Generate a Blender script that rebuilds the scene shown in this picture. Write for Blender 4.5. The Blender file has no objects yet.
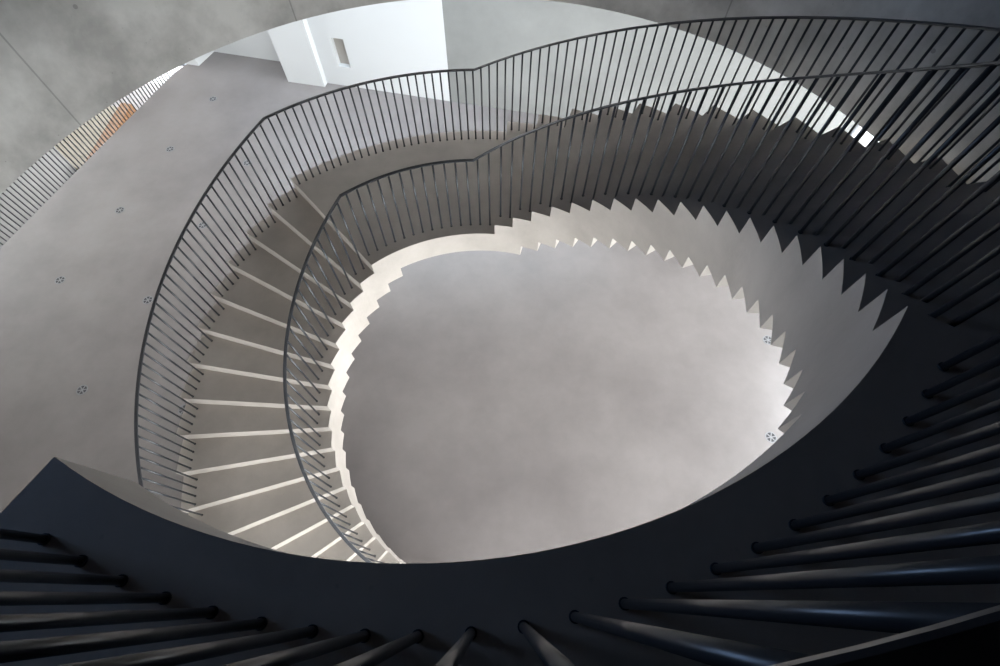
import bpy, bmesh, math, random
from mathutils import Vector, Matrix

S = bpy.context.scene
COL = S.collection
PI = math.pi

# ------------------------------------------------------------------ camera
F_PX, PITCH, ROLL = 478.2, 0.50494, 0.01139
CAM = Vector((0.24387, -2.06095, 4.71885))
fwd = Vector((0, math.sin(PITCH), -math.cos(PITCH)))
up0 = Vector((0, math.cos(PITCH), math.sin(PITCH)))
rt0 = Vector((1, 0, 0))
rt = rt0 * math.cos(ROLL) + up0 * math.sin(ROLL)
upv = -rt0 * math.sin(ROLL) + up0 * math.cos(ROLL)
cd = bpy.data.cameras.new('camera')
cd.sensor_width = 36.0
cd.lens = F_PX / 1000.0 * 36.0
cd.clip_start = 0.02
cam = bpy.data.objects.new('camera', cd)
COL.objects.link(cam)
cam.matrix_world = Matrix(((rt.x, upv.x, -fwd.x, CAM.x), (rt.y, upv.y, -fwd.y, CAM.y),
                           (rt.z, upv.z, -fwd.z, CAM.z), (0, 0, 0, 1)))
S.camera = cam

# ------------------------------------------------------------------ world, exposure
S.view_settings.view_transform = 'Standard'
S.view_settings.look = 'None'
S.view_settings.gamma = 1.0
S.view_settings.use_curve_mapping = False
S.view_settings.exposure = -0.52
S.cycles.use_denoising = True
S.cycles.max_bounces = 10
S.cycles.diffuse_bounces = 7
S.cycles.sample_clamp_indirect = 3.0
w = bpy.data.worlds.new('overcast_sky')
S.world = w
w.use_nodes = True
bg = w.node_tree.nodes['Background']
# overcast sky, nearly even, bluer overhead
SKY_DIM, SKY_SUN, SKY_POW = 25.0, 19.0, 1.0
_n, _l = w.node_tree.nodes.new, w.node_tree.links.new
_g = _n('ShaderNodeTexCoord')
_d = _n('ShaderNodeVectorMath'); _d.operation = 'DOT_PRODUCT'; _d.inputs[1].default_value = (0.97, -0.24, 0.0)
_l(_g.outputs['Generated'], _d.inputs[0])
_m = _n('ShaderNodeMapRange'); _m.inputs['From Min'].default_value = -1; _m.inputs['From Max'].default_value = 1
_l(_d.outputs['Value'], _m.inputs['Value'])
_p = _n('ShaderNodeMath'); _p.operation = 'POWER'; _p.inputs[1].default_value = SKY_POW; _l(_m.outputs['Result'], _p.inputs[0])
_q = _n('ShaderNodeMapRange'); _q.inputs['To Min'].default_value = SKY_DIM; _q.inputs['To Max'].default_value = SKY_SUN
_l(_p.outputs[0], _q.inputs['Value']); _l(_q.outputs['Result'], bg.inputs['Strength'])
_s = _n('ShaderNodeSeparateXYZ'); _l(_g.outputs['Generated'], _s.inputs[0])
_c = _n('ShaderNodeValToRGB'); _c.color_ramp.elements[0].color = (1.0, 0.968, 0.975, 1); _c.color_ramp.elements[1].color = (0.74, 0.85, 1.0, 1)
_c.color_ramp.elements[0].position = 0.55
_l(_s.outputs['Z'], _c.inputs['Fac']); _l(_c.outputs['Color'], bg.inputs['Color'])

def daylight(name, loc, nrm, sx, sy, strength=None, colour=(1, 1, 1)):
    ld = bpy.data.lights.new(name, 'AREA')
    ld.shape = 'RECTANGLE'; ld.size = sx; ld.size_y = sy
    if strength is None:
        ld.cycles.is_portal = True
    else:
        ld.energy = strength; ld.color = colour
    o = bpy.data.objects.new(name, ld)
    COL.objects.link(o)
    z = -Vector(nrm).normalized()                 # a lamp shines along its -Z
    y = Vector((0, 0, 1)) if abs(z.z) < 0.9 else Vector((0, 1, 0))
    x = y.cross(z).normalized(); y = z.cross(x)
    o.matrix_world = Matrix(((x.x, y.x, z.x, loc[0]), (x.y, y.y, z.y, loc[1]), (x.z, y.z, z.z, loc[2]), (0, 0, 0, 1)))
    return o

# ------------------------------------------------------------------ materials
def nodes(name):
    m = bpy.data.materials.new(name); m.use_nodes = True
    nt = m.node_tree
    return m, nt, nt.nodes['Principled BSDF']

def concrete(name, ca, cb, rough=0.75, scale=0.8, pores=0.25, bump=0.15, spec=0.4, joints=None, lo=0.32, hi=0.68):
    m, nt, b = nodes(name)
    N, L = nt.nodes.new, nt.links.new
    g = N('ShaderNodeNewGeometry')
    n1 = N('ShaderNodeTexNoise'); n1.inputs['Scale'].default_value = scale; n1.inputs['Detail'].default_value = 8; n1.inputs['Roughness'].default_value = 0.62
    L(g.outputs['Position'], n1.inputs['Vector'])
    r = N('ShaderNodeValToRGB'); r.color_ramp.elements[0].position = lo; r.color_ramp.elements[1].position = hi
    r.color_ramp.elements[0].color = (*ca, 1); r.color_ramp.elements[1].color = (*cb, 1)
    L(n1.outputs['Fac'], r.inputs['Fac'])
    col = r.outputs['Color']
    # small pores
    v = N('ShaderNodeTexVoronoi'); v.inputs['Scale'].default_value = 9.0
    L(g.outputs['Position'], v.inputs['Vector'])
    vr = N('ShaderNodeValToRGB'); vr.color_ramp.elements[0].position = 0.03; vr.color_ramp.elements[1].position = 0.07
    c0 = 1 - pores
    vr.color_ramp.elements[0].color = (c0, c0, c0, 1); vr.color_ramp.elements[1].color = (1, 1, 1, 1)
    L(v.outputs['Distance'], vr.inputs['Fac'])
    mx = N('ShaderNodeMix'); mx.data_type = 'RGBA'; mx.blend_type = 'MULTIPLY'; mx.inputs['Factor'].default_value = 1
    if pores > 0.05:
        L(col, mx.inputs['A']); L(vr.outputs['Color'], mx.inputs['B']); col = mx.outputs['Result']
    if joints:
        # board joints on a round wall: thin darker lines at regular angles and heights, tie holes between them
        sp = N('ShaderNodeSeparateXYZ'); L(g.outputs['Position'], sp.inputs[0])
        at = N('ShaderNodeMath'); at.operation = 'ARCTAN2'; L(sp.outputs['Y'], at.inputs[0]); L(sp.outputs['X'], at.inputs[1])
        def line(src, period, off, width):
            a = N('ShaderNodeMath'); a.operation = 'ADD'; L(src, a.inputs[0]); a.inputs[1].default_value = off
            d = N('ShaderNodeMath'); d.operation = 'PINGPONG'; L(a.outputs[0], d.inputs[0]); d.inputs[1].default_value = period / 2
            c = N('ShaderNodeMath'); c.operation = 'LESS_THAN'; L(d.outputs[0], c.inputs[0]); c.inputs[1].default_value = width
            return c.outputs[0], d.outputs[0]
        la, da = line(at.outputs[0], joints['dth'], joints['th0'], joints['wth'])
        # tie holes
        ha, dha = line(at.outputs[0], joints['dth'] / 2, joints['th0'] + joints['dth'] / 4, 1)
        hz, dhz = line(sp.outputs['Z'], joints['dz'], joints['z0'], 1)
        sc_ = N('ShaderNodeMath'); sc_.operation = 'MULTIPLY'; L(dha, sc_.inputs[0]); sc_.inputs[1].default_value = joints['R']
        p1 = N('ShaderNodeMath'); p1.operation = 'MULTIPLY'; L(sc_.outputs[0], p1.inputs[0]); L(sc_.outputs[0], p1.inputs[1])
        p2 = N('ShaderNodeMath'); p2.operation = 'MULTIPLY'; L(dhz, p2.inputs[0]); L(dhz, p2.inputs[1])
        ad = N('ShaderNodeMath'); ad.operation = 'ADD'; L(p1.outputs[0], ad.inputs[0]); L(p2.outputs[0], ad.inputs[1])
        hole = N('ShaderNodeMath'); hole.operation = 'LESS_THAN'; L(ad.outputs[0], hole.inputs[0]); hole.inputs[1].default_value = 0.018 ** 2
        mxx = N('ShaderNodeMath'); mxx.operation = 'MAXIMUM'; L(la, mxx.inputs[0]); L(hole.outputs[0], mxx.inputs[1])
        fac = N('ShaderNodeMath'); fac.operation = 'MULTIPLY'; L(mxx.outputs[0], fac.inputs[0]); fac.inputs[1].default_value = joints.get('k', 0.35)
        m2 = N('ShaderNodeMix'); m2.data_type = 'RGBA'; m2.inputs['B'].default_value = (0.05, 0.048, 0.045, 1)
        L(fac.outputs[0], m2.inputs['Factor']); L(col, m2.inputs['A']); col = m2.outputs['Result']
    L(col, b.inputs['Base Color'])
    b.inputs['Specular IOR Level'].default_value = spec
    n2 = N('ShaderNodeTexNoise'); n2.inputs['Scale'].default_value = scale * 4; n2.inputs['Detail'].default_value = 5
    L(g.outputs['Position'], n2.inputs['Vector'])
    rr = N('ShaderNodeMapRange'); rr.inputs['To Min'].default_value = rough - 0.08; rr.inputs['To Max'].default_value = rough + 0.08
    L(n2.outputs['Fac'], rr.inputs['Value']); L(rr.outputs['Result'], b.inputs['Roughness'])
    bp = N('ShaderNodeBump'); bp.inputs['Strength'].default_value = bump; bp.inputs['Distance'].default_value = 0.01
    n3 = N('ShaderNodeTexNoise'); n3.inputs['Scale'].default_value = 28; n3.inputs['Detail'].default_value = 6
    L(g.outputs['Position'], n3.inputs['Vector']); L(n3.outputs['Fac'], bp.inputs['Height']); L(bp.outputs['Normal'], b.inputs['Normal'])
    return m

def plain(name, c, rough=0.5, metal=0.0, spec=0.5, var=0.06, scale=3.0):
    m, nt, b = nodes(name)
    N, L = nt.nodes.new, nt.links.new
    g = N('ShaderNodeNewGeometry')
    n1 = N('ShaderNodeTexNoise'); n1.inputs['Scale'].default_value = scale; n1.inputs['Detail'].default_value = 4
    L(g.outputs['Position'], n1.inputs['Vector'])
    r = N('ShaderNodeValToRGB')
    r.color_ramp.elements[0].color = (*[x * (1 - var) for x in c], 1)
    r.color_ramp.elements[1].color = (*[min(1, x * (1 + var)) for x in c], 1)
    L(n1.outputs['Fac'], r.inputs['Fac']); L(r.outputs['Color'], b.inputs['Base Color'])
    b.inputs['Roughness'].default_value = rough; b.inputs['Metallic'].default_value = metal
    b.inputs['Specular IOR Level'].default_value = spec
    return m

M_STAIR = concrete('stair_concrete', (0.41, 0.37, 0.335), (0.51, 0.465, 0.425), rough=0.7, scale=1.3, pores=0.12, lo=0.36, hi=0.64)
M_FLOOR = concrete('floor_concrete', (0.168, 0.151, 0.148), (0.242, 0.220, 0.216), rough=0.38, scale=0.55, pores=0.04, bump=0.05, spec=0.5)
M_DRUM = concrete('drum_concrete', (0.36, 0.345, 0.325), (0.66, 0.64, 0.61), rough=0.85, scale=1.1, pores=0.3, lo=0.38, hi=0.64,
                  joints=dict(dth=0.6, th0=-2.70 + 0.6 * 5, wth=0.0018, dz=1.3, z0=-2.5, R=4.06, k=0.4))
M_PANEL = concrete('wall_concrete', (0.225, 0.23, 0.225), (0.295, 0.30, 0.295), rough=0.7, scale=0.7, pores=0.15)
M_WHITE = plain('white_paint', (0.69, 0.705, 0.715), rough=0.7, var=0.015, scale=1.0)
M_CEIL = plain('ceiling_paint', (0.78, 0.75, 0.70), rough=0.8, var=0.02)
M_STEEL = plain('dark_painted_steel', (0.028, 0.030, 0.036), rough=0.32, spec=0.55, var=0.1)
M_FRAME = plain('window_frame_paint', (0.25, 0.26, 0.28), rough=0.5)
M_CREAM = plain('pale_wood', (0.22, 0.19, 0.145), rough=0.55, var=0.08, scale=1.5)
M_BROWN = plain('orange_brown_wood', (0.15, 0.075, 0.032), rough=0.5, var=0.2, scale=2.5)
M_TAUPE = plain('taupe_panel', (0.33, 0.28, 0.22), rough=0.6)
M_DIM = plain('dark_acoustic_panel', (0.10, 0.10, 0.105), rough=0.8)
M_NICHE = plain('niche_panel', (0.42, 0.40, 0.37), rough=0.7)
M_PAVE = plain('outside_paving', (0.42, 0.42, 0.41), rough=0.9)
M_GREY = plain('grille_metal', (0.22, 0.22, 0.23), rough=0.5)
M_DARK = plain('dark_recess', (0.05, 0.05, 0.055), rough=0.8)
def glass_mat(name='window_glass', tint=(0.93, 0.96, 0.96)):
    m = bpy.data.materials.new(name); m.use_nodes = True
    nt = m.node_tree; nt.nodes.clear()
    o = nt.nodes.new('ShaderNodeOutputMaterial'); a = nt.nodes.new('ShaderNodeBsdfTransparent'); g = nt.nodes.new('ShaderNodeBsdfGlossy')
    a.inputs['Color'].default_value = (*tint, 1); g.inputs['Roughness'].default_value = 0.02
    mx = nt.nodes.new('ShaderNodeMixShader'); mx.inputs[0].default_value = 0.07
    nt.links.new(a.outputs[0], mx.inputs[1]); nt.links.new(g.outputs[0], mx.inputs[2]); nt.links.new(mx.outputs[0], o.inputs[0])
    return m
M_GLASS = glass_mat()
M_GLASS_BLUE = glass_mat('blue_tinted_glass', (0.62, 0.78, 1.0))  # blue tint added to cool the light on the top landing

# ------------------------------------------------------------------ helpers
def link_bm(name, bm, mat, parent=None, smooth=False):
    bmesh.ops.recalc_face_normals(bm, faces=bm.faces)
    me = bpy.data.meshes.new(name); bm.to_mesh(me); bm.free()
    if smooth:
        for p in me.polygons: p.use_smooth = True
    me.materials.append(mat)
    o = bpy.data.objects.new(name, me); COL.objects.link(o)
    if parent:
        o.parent = parent
        o.location = -parent.location if parent.rotation_euler.z == 0 else o.location
    return o

def structure(o): o['kind'] = 'structure'; return o
def tag(o, label, cat, group=None):
    o['label'] = label; o['category'] = cat
    if group: o['group'] = group
    return o
def empty(name, loc, label, cat, group=None):
    o = bpy.data.objects.new(name, None); COL.objects.link(o); o.location = loc; o.empty_display_size = 0.2
    return tag(o, label, cat, group)

def prism(bm, pts, z0, z1):
    """vertical prism over a plan polygon"""
    a = [bm.verts.new((x, y, z0)) for x, y in pts]; b = [bm.verts.new((x, y, z1)) for x, y in pts]
    n = len(pts)
    bm.faces.new(a[::-1]); bm.faces.new(b)
    for i in range(n): bm.faces.new((a[i], a[(i + 1) % n], b[(i + 1) % n], b[i]))

def wall_seg(bm, p, q, z0, z1, t):
    """wall from p to q in plan, thickness t to the left of p->q"""
    d = Vector((q[0] - p[0], q[1] - p[1])).normalized(); n = Vector((-d.y, d.x)) * t
    prism(bm, [p, q, (q[0] + n.x, q[1] + n.y), (p[0] + n.x, p[1] + n.y)], z0, z1)

def pol(r, th): return (r * math.cos(th), r * math.sin(th))

# ------------------------------------------------------------------ measured stair
H = 0.17
RI, RO, RB_I, RB_O, R_DRUM = 1.990, 3.945, 2.143, 3.775, 4.06
TU, DU, TD = 1.48998, 0.11294, 2.30679          # first riser up, angle per step, first nosing down
SOFF, ZT = 0.17341, 0.34
Z_FLOOR, Z_RIM, Z_TOP = -3.4, 1.74, 3.4
Z_HEAD = 1.1                                      # top of the lobby glazing, kept low to cut direct light
T_END = -2.083                                     # end of the top landing
u = Vector((0.972, -0.235)); v = Vector((0.235, 0.972))   # directions of the building

def outer_shift(th):
    k = (TU - th) / DU
    return 0.0 if k < 2 else 0.0042 * (min(k, 10) - 2)

def step_mesh(name, a, b, ztop, bots, parent, nseg, RO=RO):
    """tread piece from angle a (downhill) to b (uphill, b<a), flat top at ztop, soffit intervals
    bots=[(a0,a1,z)] from downhill to uphill. Curved sides use nseg segments."""
    cuts = sorted({round(a, 7), round(b, 7)} | {round(x, 7) for t in bots for x in t[:2]}
                  | {round(a + (b - a) * i / nseg, 7) for i in range(nseg + 1)}, reverse=True)
    bm = bmesh.new()
    cache = {}
    def V(th, r, z):
        k = (round(th, 6), r, round(z, 5))
        if k not in cache:
            t2 = th + (outer_shift(th) if r > 3 else 0)
            cache[k] = bm.verts.new((*pol(r, t2), z))
        return cache[k]
    def zb(m):
        for (x, y, z) in bots:
            if y - 1e-6 <= m <= x + 1e-6: return z
        return bots[-1][2]
    last = None
    for i in range(len(cuts) - 1):
        c, d = cuts[i], cuts[i + 1]
        if c - d < 1e-6: continue
        z0 = zb((c + d) / 2)
        bm.faces.new((V(c, RI, ztop), V(c, RO, ztop), V(d, RO, ztop), V(d, RI, ztop)))
        bm.faces.new((V(c, RI, z0), V(d, RI, z0), V(d, RO, z0), V(c, RO, z0)))
        # sides, split at the soffit levels so the faces share edges
        for r in (RI, RO):
            vs = [V(c, r, z0), V(d, r, z0), V(d, r, ztop), V(c, r, ztop)]
            if last is not None and last < z0 - 1e-6: pass
            bm.faces.new(vs)
        if last is not None and abs(last - z0) > 1e-6:
            bm.faces.new((V(c, RI, last), V(c, RO, last), V(c, RO, z0), V(c, RI, z0)))
        if i == 0: bm.faces.new((V(c, RI, z0), V(c, RO, z0), V(c, RO, ztop), V(c, RI, ztop)))
        last = z0
    e = cuts[-1]
    bm.faces.new((V(e, RI, last), V(e, RO, last), V(e, RO, ztop), V(e, RI, ztop)))
    return link_bm(name, bm, M_STAIR, parent)

stair = empty('helical_staircase', (*pol(2.97, TD + 19 * DU), Z_FLOOR),
              'pale concrete helical staircase with zigzag folded steps winding around the open well', 'staircase')
FR = 1.0 - (SOFF / DU - 1.0)      # soffit riser position of the downhill steps within their tread
fu = SOFF / DU - 1.0              # the same on the uphill flight
# upper flight: 19 treads, then the top landing
for k in range(19):
    a, b = TU - DU * k, TU - DU * (k + 1)
    m = a - fu * DU
    if k == 0: bots = [(a, m, -ZT), (m, b, -ZT)]
    else: bots = [(a, m, H * (k - 1) - ZT), (m, b, H * k - ZT)]
    step_mesh('step', a, b, H * (k + 1), bots, stair, 3)
a = TU - DU * 19
step_mesh('landing', a, T_END, Z_TOP, [(a, a - fu * DU, 18 * H - ZT), (a - fu * DU, a - (fu + 1) * DU, 19 * H - ZT),
                                       (a - (fu + 1) * DU, T_END, 20 * H - ZT)], stair, 44, RO=R_DRUM)
# middle landing
step_mesh('landing', TD, TU, 0.0, [(TD, TD - SOFF + DU, -2 * H - ZT), (TD - SOFF + DU, TD - SOFF, -H - ZT), (TD - SOFF, TU, -ZT)], stair, 26)
# lower flight, 19 treads
for m_ in range(19):
    a, b = TD + DU * (m_ + 1), TD + DU * m_        # downhill, uphill
    c = b + FR * DU
    zl, zh = max(-H * (m_ + 3) - ZT, Z_FLOOR), max(-H * (m_ + 2) - ZT, Z_FLOOR)
    step_mesh('step', a, b, -H * (m_ + 1), [(a, c, zl), (c, b, zh)], stair, 3)

# ------------------------------------------------------------------ railings
RAIL_H = 1.028
def pitch_z(th):
    """height of the nosing line at an angle"""
    if th > TD: return -(th - TD) / DU * H
    if th > TU + DU: return 0.0
    z = (TU + DU - th) / DU * H
    return min(z, Z_TOP)
def tread_z(th):
    if th > TD: return -H * (math.floor((th - TD) / DU + 1e-9) + 1)
    if th > TU: return 0.0
    return min(H * (math.floor((TU - th) / DU + 1e-9) + 1), Z_TOP)

bar_cache = {}
def baluster(r, th, parent):
    z0 = tread_z(th); hgt = round(pitch_z(th) + RAIL_H - z0, 3)
    if hgt not in bar_cache:
        bm = bmesh.new()
        for (ra, za, zb_) in ((0.0108, 0.0, hgt), (0.0145, 0.0, 0.007)):
            n = 14
            A = [bm.verts.new((ra * math.cos(2 * PI * i / n), ra * math.sin(2 * PI * i / n), za)) for i in range(n)]
            B = [bm.verts.new((ra * math.cos(2 * PI * i / n), ra * math.sin(2 * PI * i / n), zb_)) for i in range(n)]
            bm.faces.new(A[::-1]); bm.faces.new(B)
            for i in range(n):
                f = bm.faces.new((A[i], A[(i + 1) % n], B[(i + 1) % n], B[i])); f.smooth = True
        me = bpy.data.meshes.new('baluster'); bm.to_mesh(me); bm.free(); me.materials.append(M_STEEL)
        bar_cache[hgt] = me
    o = bpy.data.objects.new('baluster', bar_cache[hgt]); COL.objects.link(o)
    o.parent = parent
    x, y = pol(r, th)
    o.location = Vector((x, y, z0)) - parent.location

def railing(name, label, r, t0, t1, bars, cat='railing', group=None):
    """t0 > t1"""
    mid = (t0 + t1) / 2
    root = empty(name, (*pol(r, mid), tread_z(mid)), label, cat, group)
    # flat rail following the pitch
    n = max(6, int((t0 - t1) / 0.02))
    bm = bmesh.new(); rings = []
    for i in range(n + 1):
        th = t0 + (t1 - t0) * i / n
        z = pitch_z(th) + RAIL_H
        hw, c = 0.019, 0.003
        sec = [(-hw + c, 0), (hw - c, 0), (hw, c), (hw, 0.016 - c), (hw - c, 0.016), (-hw + c, 0.016), (-hw, 0.016 - c), (-hw, c)]
        rings.append([bm.verts.new((*pol(r + s, th), z + dz - 0.002)) for s, dz in sec])
    for i in range(n):
        for j in range(8):
            bm.faces.new((rings[i][j], rings[i][(j + 1) % 8], rings[i + 1][(j + 1) % 8], rings[i + 1][j]))
    bm.faces.new(rings[0]); bm.faces.new(rings[-1][::-1])
    link_bm('handrail', bm, M_STEEL, root)
    for th in bars: baluster(r, th, root)
    return root

T_LOW = TD + 19 * DU
inner_up = [TU - DU * (k + f) for k in range(19) for f in (0.25, 0.75)]
outer_up = [TU - DU * (k + f) for k in range(19) for f in (0.165, 0.415, 0.665, 0.915)]
inner_dn = [TD + DU * (k + f) for k in range(19) for f in (0.25, 0.75)]
outer_dn = [TD + DU * (k + f) for k in range(19) for f in (0.17, 0.42, 0.67, 0.92)]
KU = TU + DU                                     # where the rail bends up again
inner_mid = [TD - 0.03 - i * (TD - 0.03 - (TU + 0.035)) / 13 for i in range(14)]
outer_mid = [TD - 0.012 - i * (TD - 0.012 - (TU + 0.008)) / 29 for i in range(30)]
inner_top = [-2.005 + 0.0578 * i for i in range(24)]
inner_top = [t for t in inner_top if t < TU - 19 * DU - 0.02] + []
railing('stair_railing', 'inner dark steel railing of the lower flight, over the white risers', RB_I, T_LOW, TD, inner_dn)
railing('stair_railing', 'outer dark steel railing of the lower flight, at the left beside the grey floor', RB_O, T_LOW, TD, outer_dn)
railing('stair_railing', 'inner level railing of the middle landing, along the edge of the well', RB_I, TD, KU,
        [t for t in inner_mid if t > KU])
railing('stair_railing', 'outer level railing of the middle landing, in front of the white wall', RB_O, TD, KU,
        [t for t in outer_mid if t > KU])
railing('stair_railing', 'inner dark railing of the upper flight, above the sawtooth edge of the well', RB_I, KU, TU - 18 * DU,
        [t for t in inner_mid if t <= KU] + inner_up[:37])
railing('stair_railing', 'outer dark railing of the upper flight, running up beside the round concrete wall', RB_O, KU, TU - 18 * DU,
        [t for t in outer_mid if t <= KU] + outer_up[:73])
railing('stair_railing', 'nearest black railing with big round bars on the dark top landing', RB_I, TU - 18 * DU, T_END + 0.03,
        inner_up[37:] + inner_top)

# ------------------------------------------------------------------ setting
def P(a, b): return (a, b)
# corners of the glazed facade, right side of the lobby
wdir = Vector((6.4, -1.35)).normalized()
G0 = Vector((-4.51, 10.13)) + wdir * ((9.3 + 4.51) / wdir.x)
G2 = Vector((7.0, 2.6))
G3 = G2 - v * 11.5
S0 = G3 - u * 8.0
S1 = S0 - u * 13.0
SHADE_EAVE_R, SHADE_EAVE_F = 1.8, 3.0                          # unseen eaves, added to cut the window light on the floor
OUTLINE = [(G0.x + SHADE_EAVE_R, G0.y + 0.1), (9.6, 17.4), (3.5, 7.35), (-4.4, 7.35), (-8.4, 12.4), (-12.5, 17.4), (-18.9, 17.4), (-18.9, -14.5), (S1.x, -14.5), (S1.x, S1.y - 0.3), (S0.x - SHADE_EAVE_F * 0.3, S0.y - SHADE_EAVE_F), (G3.x + SHADE_EAVE_R, G3.y - SHADE_EAVE_F), (G2.x + SHADE_EAVE_R, G2.y)]  # notch at the back opens the slab to the added roof light
# lobby floor
E0, E1 = Vector((-8.81, 10.54)), Vector((-10.45, 4.36))
ev = (E1 - E0).normalized()
ES = E1 + ev * 16.0
bm = bmesh.new()
floor_poly = [(E0.x, E0.y), (ES.x, ES.y), (S0.x - 1.0, S0.y - 0.1), (G3.x + 0.1, G3.y - 0.1), (G2.x + 0.12, G2.y), (G0.x + 0.15, G0.y + 0.1), (9.6, 11.6), (-8.0, 12.0)]
prism(bm, floor_poly, Z_FLOOR - 0.35, Z_FLOOR)
structure(link_bm('floor', bm, M_FLOOR))

# back wall: white block, white wall with niche, concrete wall, glazed end
W0, W1 = Vector((-4.51, 10.13)), Vector((-1.12, 9.41))
W2 = Vector((1.89, 8.78))
wd = (W2 - W0).normalized()
def at_x(x): t = (x - W0.x) / wd.x; return W0 + wd * t
Wg = at_x(8.3); We = at_x(9.3)
def T2(p): return (p.x, p.y)
wn = Vector((-wd.y, wd.x))
# white wall built around the niche
bm = bmesh.new()
nx0, nx1, nz0, nz1 = at_x(-4.05), at_x(-3.72), -2.86, -2.13
for p, q_, z0, z1 in ((W0, nx0, Z_FLOOR, Z_RIM), (nx1, W1, Z_FLOOR, Z_RIM), (nx0, nx1, Z_FLOOR, nz0), (nx0, nx1, nz1, Z_RIM)):
    wall_seg(bm, T2(p), T2(q_), z0, z1, 0.3)
structure(link_bm('wall_back', bm, M_WHITE))
bm = bmesh.new()
wall_seg(bm, T2(nx0 + wn * 0.14), T2(nx1 + wn * 0.14), nz0, nz1, 0.16)
structure(link_bm('trim_1', bm, M_NICHE))
bm = bmesh.new()
wall_seg(bm, T2(W1), T2(Wg), Z_FLOOR, Z_RIM, 0.3)
structure(link_bm('wall_back_right', bm, M_PANEL))
# white block standing forward of the wall
B0, B1 = Vector((-5.60, 10.17)), Vector((-4.56, 9.96))
bm = bmesh.new()
bn = Vector((0.2, 0.98))
prism(bm, [T2(B0), T2(B1), T2(B1 + bn * 1.4), T2(B0 + bn * 1.4)], Z_FLOOR, Z_RIM)
structure(link_bm('wall_block', bm, M_WHITE))
# recess at the far left: wall behind and stub wall
C0, C1 = Vector((-5.3, 10.92)), Vector((-8.02, 11.51))
bm = bmesh.new(); wall_seg(bm, T2(C1), T2(C0), Z_FLOOR, Z_RIM, 0.3)
structure(link_bm('wall_far', bm, M_WHITE))
D0 = Vector((-8.24, 10.83)); D1 = Vector((-8.81, 10.95))
bm = bmesh.new()
prism(bm, [T2(D1), T2(D0), T2(C1), T2(C1 + Vector((-0.6, 0.12)))], Z_FLOOR, Z_RIM)
structure(link_bm('wall_stub', bm, M_WHITE))

# ceiling slab of the lobby with a round hole, drum wall above it
NS = 128
bm = bmesh.new()
inner = [pol(R_DRUM, 2 * PI * i / NS) for i in range(NS)]
outer_sq = []
for i in range(NS):
    th = 2 * PI * i / NS; c, s = math.cos(th), math.sin(th)
    # where the ray from the stair's centre meets the outline of the building
    best = 99.0
    for a_, b_ in zip(OUTLINE, OUTLINE[1:] + OUTLINE[:1]):
        ex, ey = b_[0] - a_[0], b_[1] - a_[1]
        den = c * ey - s * ex
        if abs(den) < 1e-9: continue
        t_ = (a_[0] * ey - a_[1] * ex) / den; m_ = (a_[0] * s - a_[1] * c) / den
        if t_ > 0 and -1e-6 <= m_ <= 1 + 1e-6: best = min(best, t_)
    outer_sq.append((c * best, s * best))
def ringslab(bm, A, B, z0, z1):
    n = len(A)
    a0 = [bm.verts.new((*p, z0)) for p in A]; a1 = [bm.verts.new((*p, z1)) for p in A]
    b0 = [bm.verts.new((*p, z0)) for p in B]; b1 = [bm.verts.new((*p, z1)) for p in B]
    for i in range(n):
        j = (i + 1) % n
        bm.faces.new((a0[i], a0[j], b0[j], b0[i])); bm.faces.new((a1[i], b1[i], b1[j], a1[j]))
        bm.faces.new((b0[i], b0[j], b1[j], b1[i])); bm.faces.new((a0[i], a1[i], a1[j], a0[j]))
ringslab(bm, [pol(R_DRUM + 0.28, 2 * PI * i / NS) for i in range(NS)], outer_sq, Z_RIM, Z_TOP - 0.01)
structure(link_bm('ceiling', bm, M_CEIL))
bm = bmesh.new()
ringslab(bm, inner, [pol(R_DRUM + 0.28, 2 * PI * i / NS) for i in range(NS)], Z_RIM, Z_TOP)
structure(link_bm('wall_drum', bm, M_DRUM))
for p in bpy.data.objects['wall_drum'].data.polygons: p.use_smooth = abs(p.normal.z) < 0.5
# upper hall around the top of the stair: floor, dark ceiling, walls with one added fill window
bm = bmesh.new()
ringslab(bm, [pol(R_DRUM + 0.28, 2 * PI * i / NS) for i in range(NS)], [pol(6.0, 2 * PI * i / NS) for i in range(NS)], Z_TOP - 0.01, Z_TOP)
structure(link_bm('floor_upper', bm, M_FLOOR))
bm = bmesh.new(); prism(bm, [pol(6.2, 2 * PI * i / NS) for i in range(NS)], 6.6, 6.9)
structure(link_bm('ceiling_upper', bm, M_DIM))
bm = bmesh.new()
circ = lambda r: [pol(r, 2 * PI * i / NS) for i in range(NS)]
ringslab(bm, circ(6.0), circ(6.2), Z_TOP, 3.75)
ringslab(bm, circ(6.0), circ(6.2), 4.95, 6.6)
WG = 0.15                                        # half angle of the opening for the added fill window
arc = [PI + WG + (2 * PI - 2 * WG) * i / 80 for i in range(81)]
prism(bm, [pol(6.0, t) for t in arc] + [pol(6.2, t) for t in reversed(arc)], 3.75, 4.95)
structure(link_bm('wall_upper', bm, M_DIM))
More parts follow.
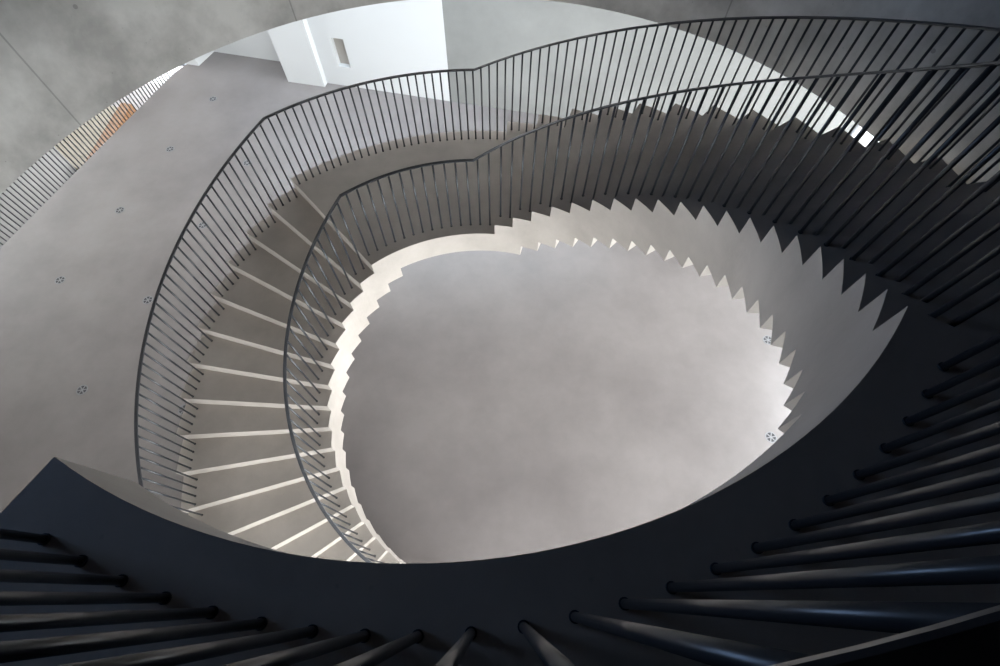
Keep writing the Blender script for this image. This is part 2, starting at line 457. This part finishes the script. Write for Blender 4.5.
# glazed walls: right side, front side, end of the back wall
def glazing(name, p, q_, z0, z1, npan, portal=True, transom=None, glass=None):
    p, q_ = Vector(p), Vector(q_)
    d = (q_ - p); Ln = d.length; d = d / Ln; n = Vector((-d.y, d.x))
    bm = bmesh.new()
    def bar(s0, s1, za, zb_):
        a, b = p + d * s0 - n * 0.05, p + d * s1 - n * 0.05
        wall_seg(bm, T2(a), T2(b), za, zb_, 0.1)
    for i in range(npan + 1):
        s = Ln * i / npan; s0 = min(max(s - 0.03, 0), Ln - 0.06); bar(s0, s0 + 0.06, z0, z1)
    bar(0, Ln, z0, z0 + 0.07); bar(0, Ln, z1 - 0.07, z1)
    if transom is not None: bar(0, Ln, transom - 0.03, transom + 0.03)
    root = structure(link_bm(name, bm, M_FRAME))
    bm = bmesh.new()
    a = p + d * 0.02 - n * 0.004; b = q_ - d * 0.02 - n * 0.004
    wall_seg(bm, T2(a), T2(b), z0 + 0.03, z1 - 0.03, 0.008)
    g = link_bm('window_pane', bm, glass or M_GLASS); g.parent = root
    if portal:
        c = (p + q_) / 2
        daylight(name + '_daylight', (c.x + n.x * 0.12, c.y + n.y * 0.12, (z0 + z1) / 2), (n.x, n.y, 0), Ln, z1 - z0)
    return root
# the left side of each glazed run faces indoors
glazing('fill_window_upper', pol(6.1, PI - 0.15), pol(6.1, PI + 0.15), 3.75, 4.95, 1, glass=M_GLASS_BLUE)  # unseen window, added to light the drum wall opposite
glazing('window_1', T2(G2), T2(G0), Z_FLOOR, Z_HEAD, 4, transom=-1.1)
glazing('window_3', T2(G3), T2(G2), Z_FLOOR, Z_HEAD, 5, transom=-1.1)
glazing('window_4', T2(S0), T2(G3), Z_FLOOR, Z_HEAD, 3, transom=-1.1)
glazing('window_5', T2(We), T2(Wg), Z_FLOOR, Z_HEAD, 1, transom=-1.1)
bm = bmesh.new()
for p_, q_ in ((G2, G0), (G3, G2), (S0, G3), (We, Wg)):
    wall_seg(bm, T2(p_), T2(q_), Z_HEAD, Z_RIM, 0.15)
structure(link_bm('wall_shade_header', bm, M_WHITE))  # unseen header above the glass, added to block high direct light
# rest of the front side is wall
bm = bmesh.new(); wall_seg(bm, T2(S0), T2(S1), -7.4, Z_RIM, 0.3)
structure(link_bm('wall_front', bm, M_PANEL))

# ------------------------------------------------------------------ the hall a storey below, beyond the lobby edge
ZL = -7.4
bm = bmesh.new()
prism(bm, [(-26, -14), (-7, -14), (-7, 16), (-26, 16)], ZL - 0.3, ZL)
structure(link_bm('floor_lower', bm, M_FLOOR))
bm = bmesh.new(); wall_seg(bm, T2(E0 + Vector((0.35, 0.1))), T2(ES + Vector((0.35, 0.0))), ZL, Z_FLOOR - 0.35, -0.3)
structure(link_bm('wall_lower', bm, M_WHITE))
glazing('window_6', (-8.5, 17.2), (-18.7, 17.2), ZL, -6.3, 9)
bm = bmesh.new(); wall_seg(bm, (-8.5, 17.2), (-18.7, 17.2), -6.3, 3.4, 0.2)  # unseen wall, added to stop a light beam onto the lobby floor
structure(link_bm('wall_end_shade', bm, M_WHITE))
XW = -18.5
bm = bmesh.new()
wall_seg(bm, (XW, 17.2), (XW, 5.0), ZL, Z_FLOOR, -0.3)
wall_seg(bm, (XW, 17.2), (XW, 5.0), Z_RIM - 0.05, 3.4, -0.3)
wall_seg(bm, (XW, 5.0), (XW, -14.0), ZL, Z_RIM, -0.3)
structure(link_bm('wall_left', bm, M_WHITE))
glazing('fill_window_west', (XW, 17.0), (XW, 5.0), Z_FLOOR, Z_RIM - 0.05, 5)  # unseen west glazing, added as fill for back floor and drum
# unseen roof glass, added to brighten the back floor, landing and tall void
bm = bmesh.new()
for k in range(13): prism(bm, [(-18.8 + 1.83 * k - 0.04, 7.35), (-18.8 + 1.83 * k + 0.04, 7.35), (-18.8 + 1.83 * k + 0.04, 17.3), (-18.8 + 1.83 * k - 0.04, 17.3)], 3.42, 3.52)
for y_ in (7.35, 11.0, 14.2, 17.2): prism(bm, [(-18.8, y_), (3.3, y_), (3.3, y_ + 0.08), (-18.8, y_ + 0.08)], 3.42, 3.52)
root = structure(link_bm('fill_roof_glass', bm, M_FRAME))
bm = bmesh.new(); prism(bm, [(-18.8, 7.35), (9.4, 7.35), (9.4, 17.3), (-18.8, 17.3)], 3.46, 3.47)
link_bm('window_pane', bm, M_GLASS).parent = root
daylight('roof_fill_portal', (-7.8, 12.0, 3.38), (0, 0, -1), 22.0, 10.6)  # portal for the added roof glass
# service core standing in the lower hall
K0 = Vector((-14.7, 10.95))
K1 = K0 - v * 14.0
bm = bmesh.new(); prism(bm, [T2(K0), T2(K1), T2(K1 - u * 4), T2(K0 - u * 4)], ZL, -2.6)
structure(link_bm('wall_core', bm, M_PANEL))
# raised wooden floor and its orange-brown edge step
Q0 = Vector((-14.22, 14.21)); 
bm = bmesh.new(); prism(bm, [T2(Q0), T2(K0 + u * 0.5 + v * 0.03), T2(K0 - u * 3.4 + v * 0.03), T2(Q0 - u * 3.8)], ZL, ZL + 0.15)
tag(link_bm('wooden_platform', bm, M_CREAM), 'pale wooden platform a storey below, seen through the edge balustrade bars', 'platform')
bm = bmesh.new(); prism(bm, [T2(Q0 + u * 0.45), T2(K0 + u * 0.95), T2(K0 + u * 0.52), T2(Q0 + u * 0.02)], ZL, ZL + 0.42)
tag(link_bm('wooden_bench', bm, M_BROWN), 'long low orange-brown bench beside the pale wooden platform, a storey below', 'bench')

# low edge balustrade
def straight_balustrade():
    n = 92
    s0 = 0.1; step = 0.105
    mid = E0 + ev * (s0 + step * n / 2)
    root = empty('edge_balustrade', (mid.x, mid.y, Z_FLOOR), 'long straight dark balustrade along the far left edge of the floor', 'balustrade')
    out = Vector((ev.y, -ev.x))
    if out.x > 0: out = -out
    bm = bmesh.new(); m2 = bmesh.new()
    a = E0 + out * 0.03; b = E0 + ev * (s0 * 2 + step * n) + out * 0.03
    wall_seg(bm, T2(a), T2(b), Z_FLOOR + 1.03, Z_FLOOR + 1.045, 0.045)
    link_bm('handrail', bm, M_STEEL, root)
    bm = bmesh.new()
    for zc in (-0.14,):
        wall_seg(bm, T2(a - out * 0.02), T2(b - out * 0.02), Z_FLOOR + zc - 0.03, Z_FLOOR + zc + 0.03, 0.01 if (out.x * ev.y - out.y * ev.x) < 0 else -0.01)
    link_bm('bottom_rail', bm, M_STEEL, root)
    me = None
    for i in range(n):
        if me is None:
            bm = bmesh.new()
            A = [bm.verts.new((0.014 * math.cos(2 * PI * j / 8), 0.014 * math.sin(2 * PI * j / 8), -0.2)) for j in range(8)]
            B = [bm.verts.new((0.014 * math.cos(2 * PI * j / 8), 0.014 * math.sin(2 * PI * j / 8), 1.04)) for j in range(8)]
            bm.faces.new(A[::-1]); bm.faces.new(B)
            for j in range(8): bm.faces.new((A[j], A[(j + 1) % 8], B[(j + 1) % 8], B[j]))
            me = bpy.data.meshes.new('baluster'); bm.to_mesh(me); bm.free(); me.materials.append(M_STEEL)
        o = bpy.data.objects.new('baluster', me); COL.objects.link(o); o.parent = root
        p = E0 + ev * (s0 + step * i) + out * 0.045
        o.location = Vector((p.x, p.y, Z_FLOOR)) - root.location
straight_balustrade()

# ------------------------------------------------------------------ round floor diffusers
def diffuser(x, y, label):
    root = empty('floor_diffuser', (x, y, Z_FLOOR), label, 'floor vent', 'round floor diffusers')
    def ring(r0, r1, z0, z1, bm, n=28):
        for i in range(n):
            pass
        ringslab(bm, [pol(r0, 2 * PI * i / n) for i in range(n)], [pol(r1, 2 * PI * i / n) for i in range(n)], z0, z1)
    bm = bmesh.new(); ring(0.082, 0.1, 0.0, 0.005, bm); o = link_bm('rim', bm, M_GREY, root); o.location = (0, 0, 0)
    bm = bmesh.new(); prism(bm, [pol(0.083, 2 * PI * i / 28) for i in range(28)], 0.0, 0.0015)
    o = link_bm('bowl', bm, M_DARK, root); o.location = (0, 0, 0)
    bm = bmesh.new()
    for k in range(6):
        a = 2 * PI * k / 6 + 0.2
        d = Vector((math.cos(a), math.sin(a))); n_ = Vector((-d.y, d.x)) * 0.009
        prism(bm, [T2(d * 0.02 - n_), T2(d * 0.084 - n_), T2(d * 0.084 + n_), T2(d * 0.02 + n_)], 0.0012, 0.0045)
    prism(bm, [pol(0.024, 2 * PI * i / 16) for i in range(16)], 0.0012, 0.0048)
    o = link_bm('spokes', bm, M_GREY, root); o.location = (0, 0, 0)
    return root
DIFF = [(-7.42, 9.40, 'round floor vent nearest the far white walls, top left of the floor'),
        (-7.89, 7.47, 'round floor vent in the outer row, second from the far white walls'),
        (-8.33, 5.47, 'round floor vent in the outer row beside the middle of the edge balustrade'),
        (-8.80, 3.55, 'round floor vent in the outer row, nearest the left border of the photo'),
        (-5.88, 7.02, 'round floor vent just outside the bend of the landing railing'),
        (-6.34, 5.06, 'round floor vent close to the outer railing, upper left of the stair'),
        (-6.83, 3.09, 'round floor vent beside the leftmost curve of the outer railing'),
        (-7.31, 1.15, 'round floor vent alone on the open grey floor at the far left'),
        (-5.35, 0.80, 'round floor vent seen through the outer railing bars of the lower flight'),
        (5.42, 2.34, 'round floor vent on the brightly lit floor, the farther one in the well'),
        (4.97, 0.42, 'round floor vent on the brightly lit floor, the nearer one in the well')]
for x, y, lb in DIFF: diffuser(x, y, lb)

# ------------------------------------------------------------------ outside
bm = bmesh.new(); prism(bm, [(-60, -60), (60, -60), (60, 60), (-60, 60)], -8.2, -7.9)
structure(link_bm('ground', bm, M_PAVE))
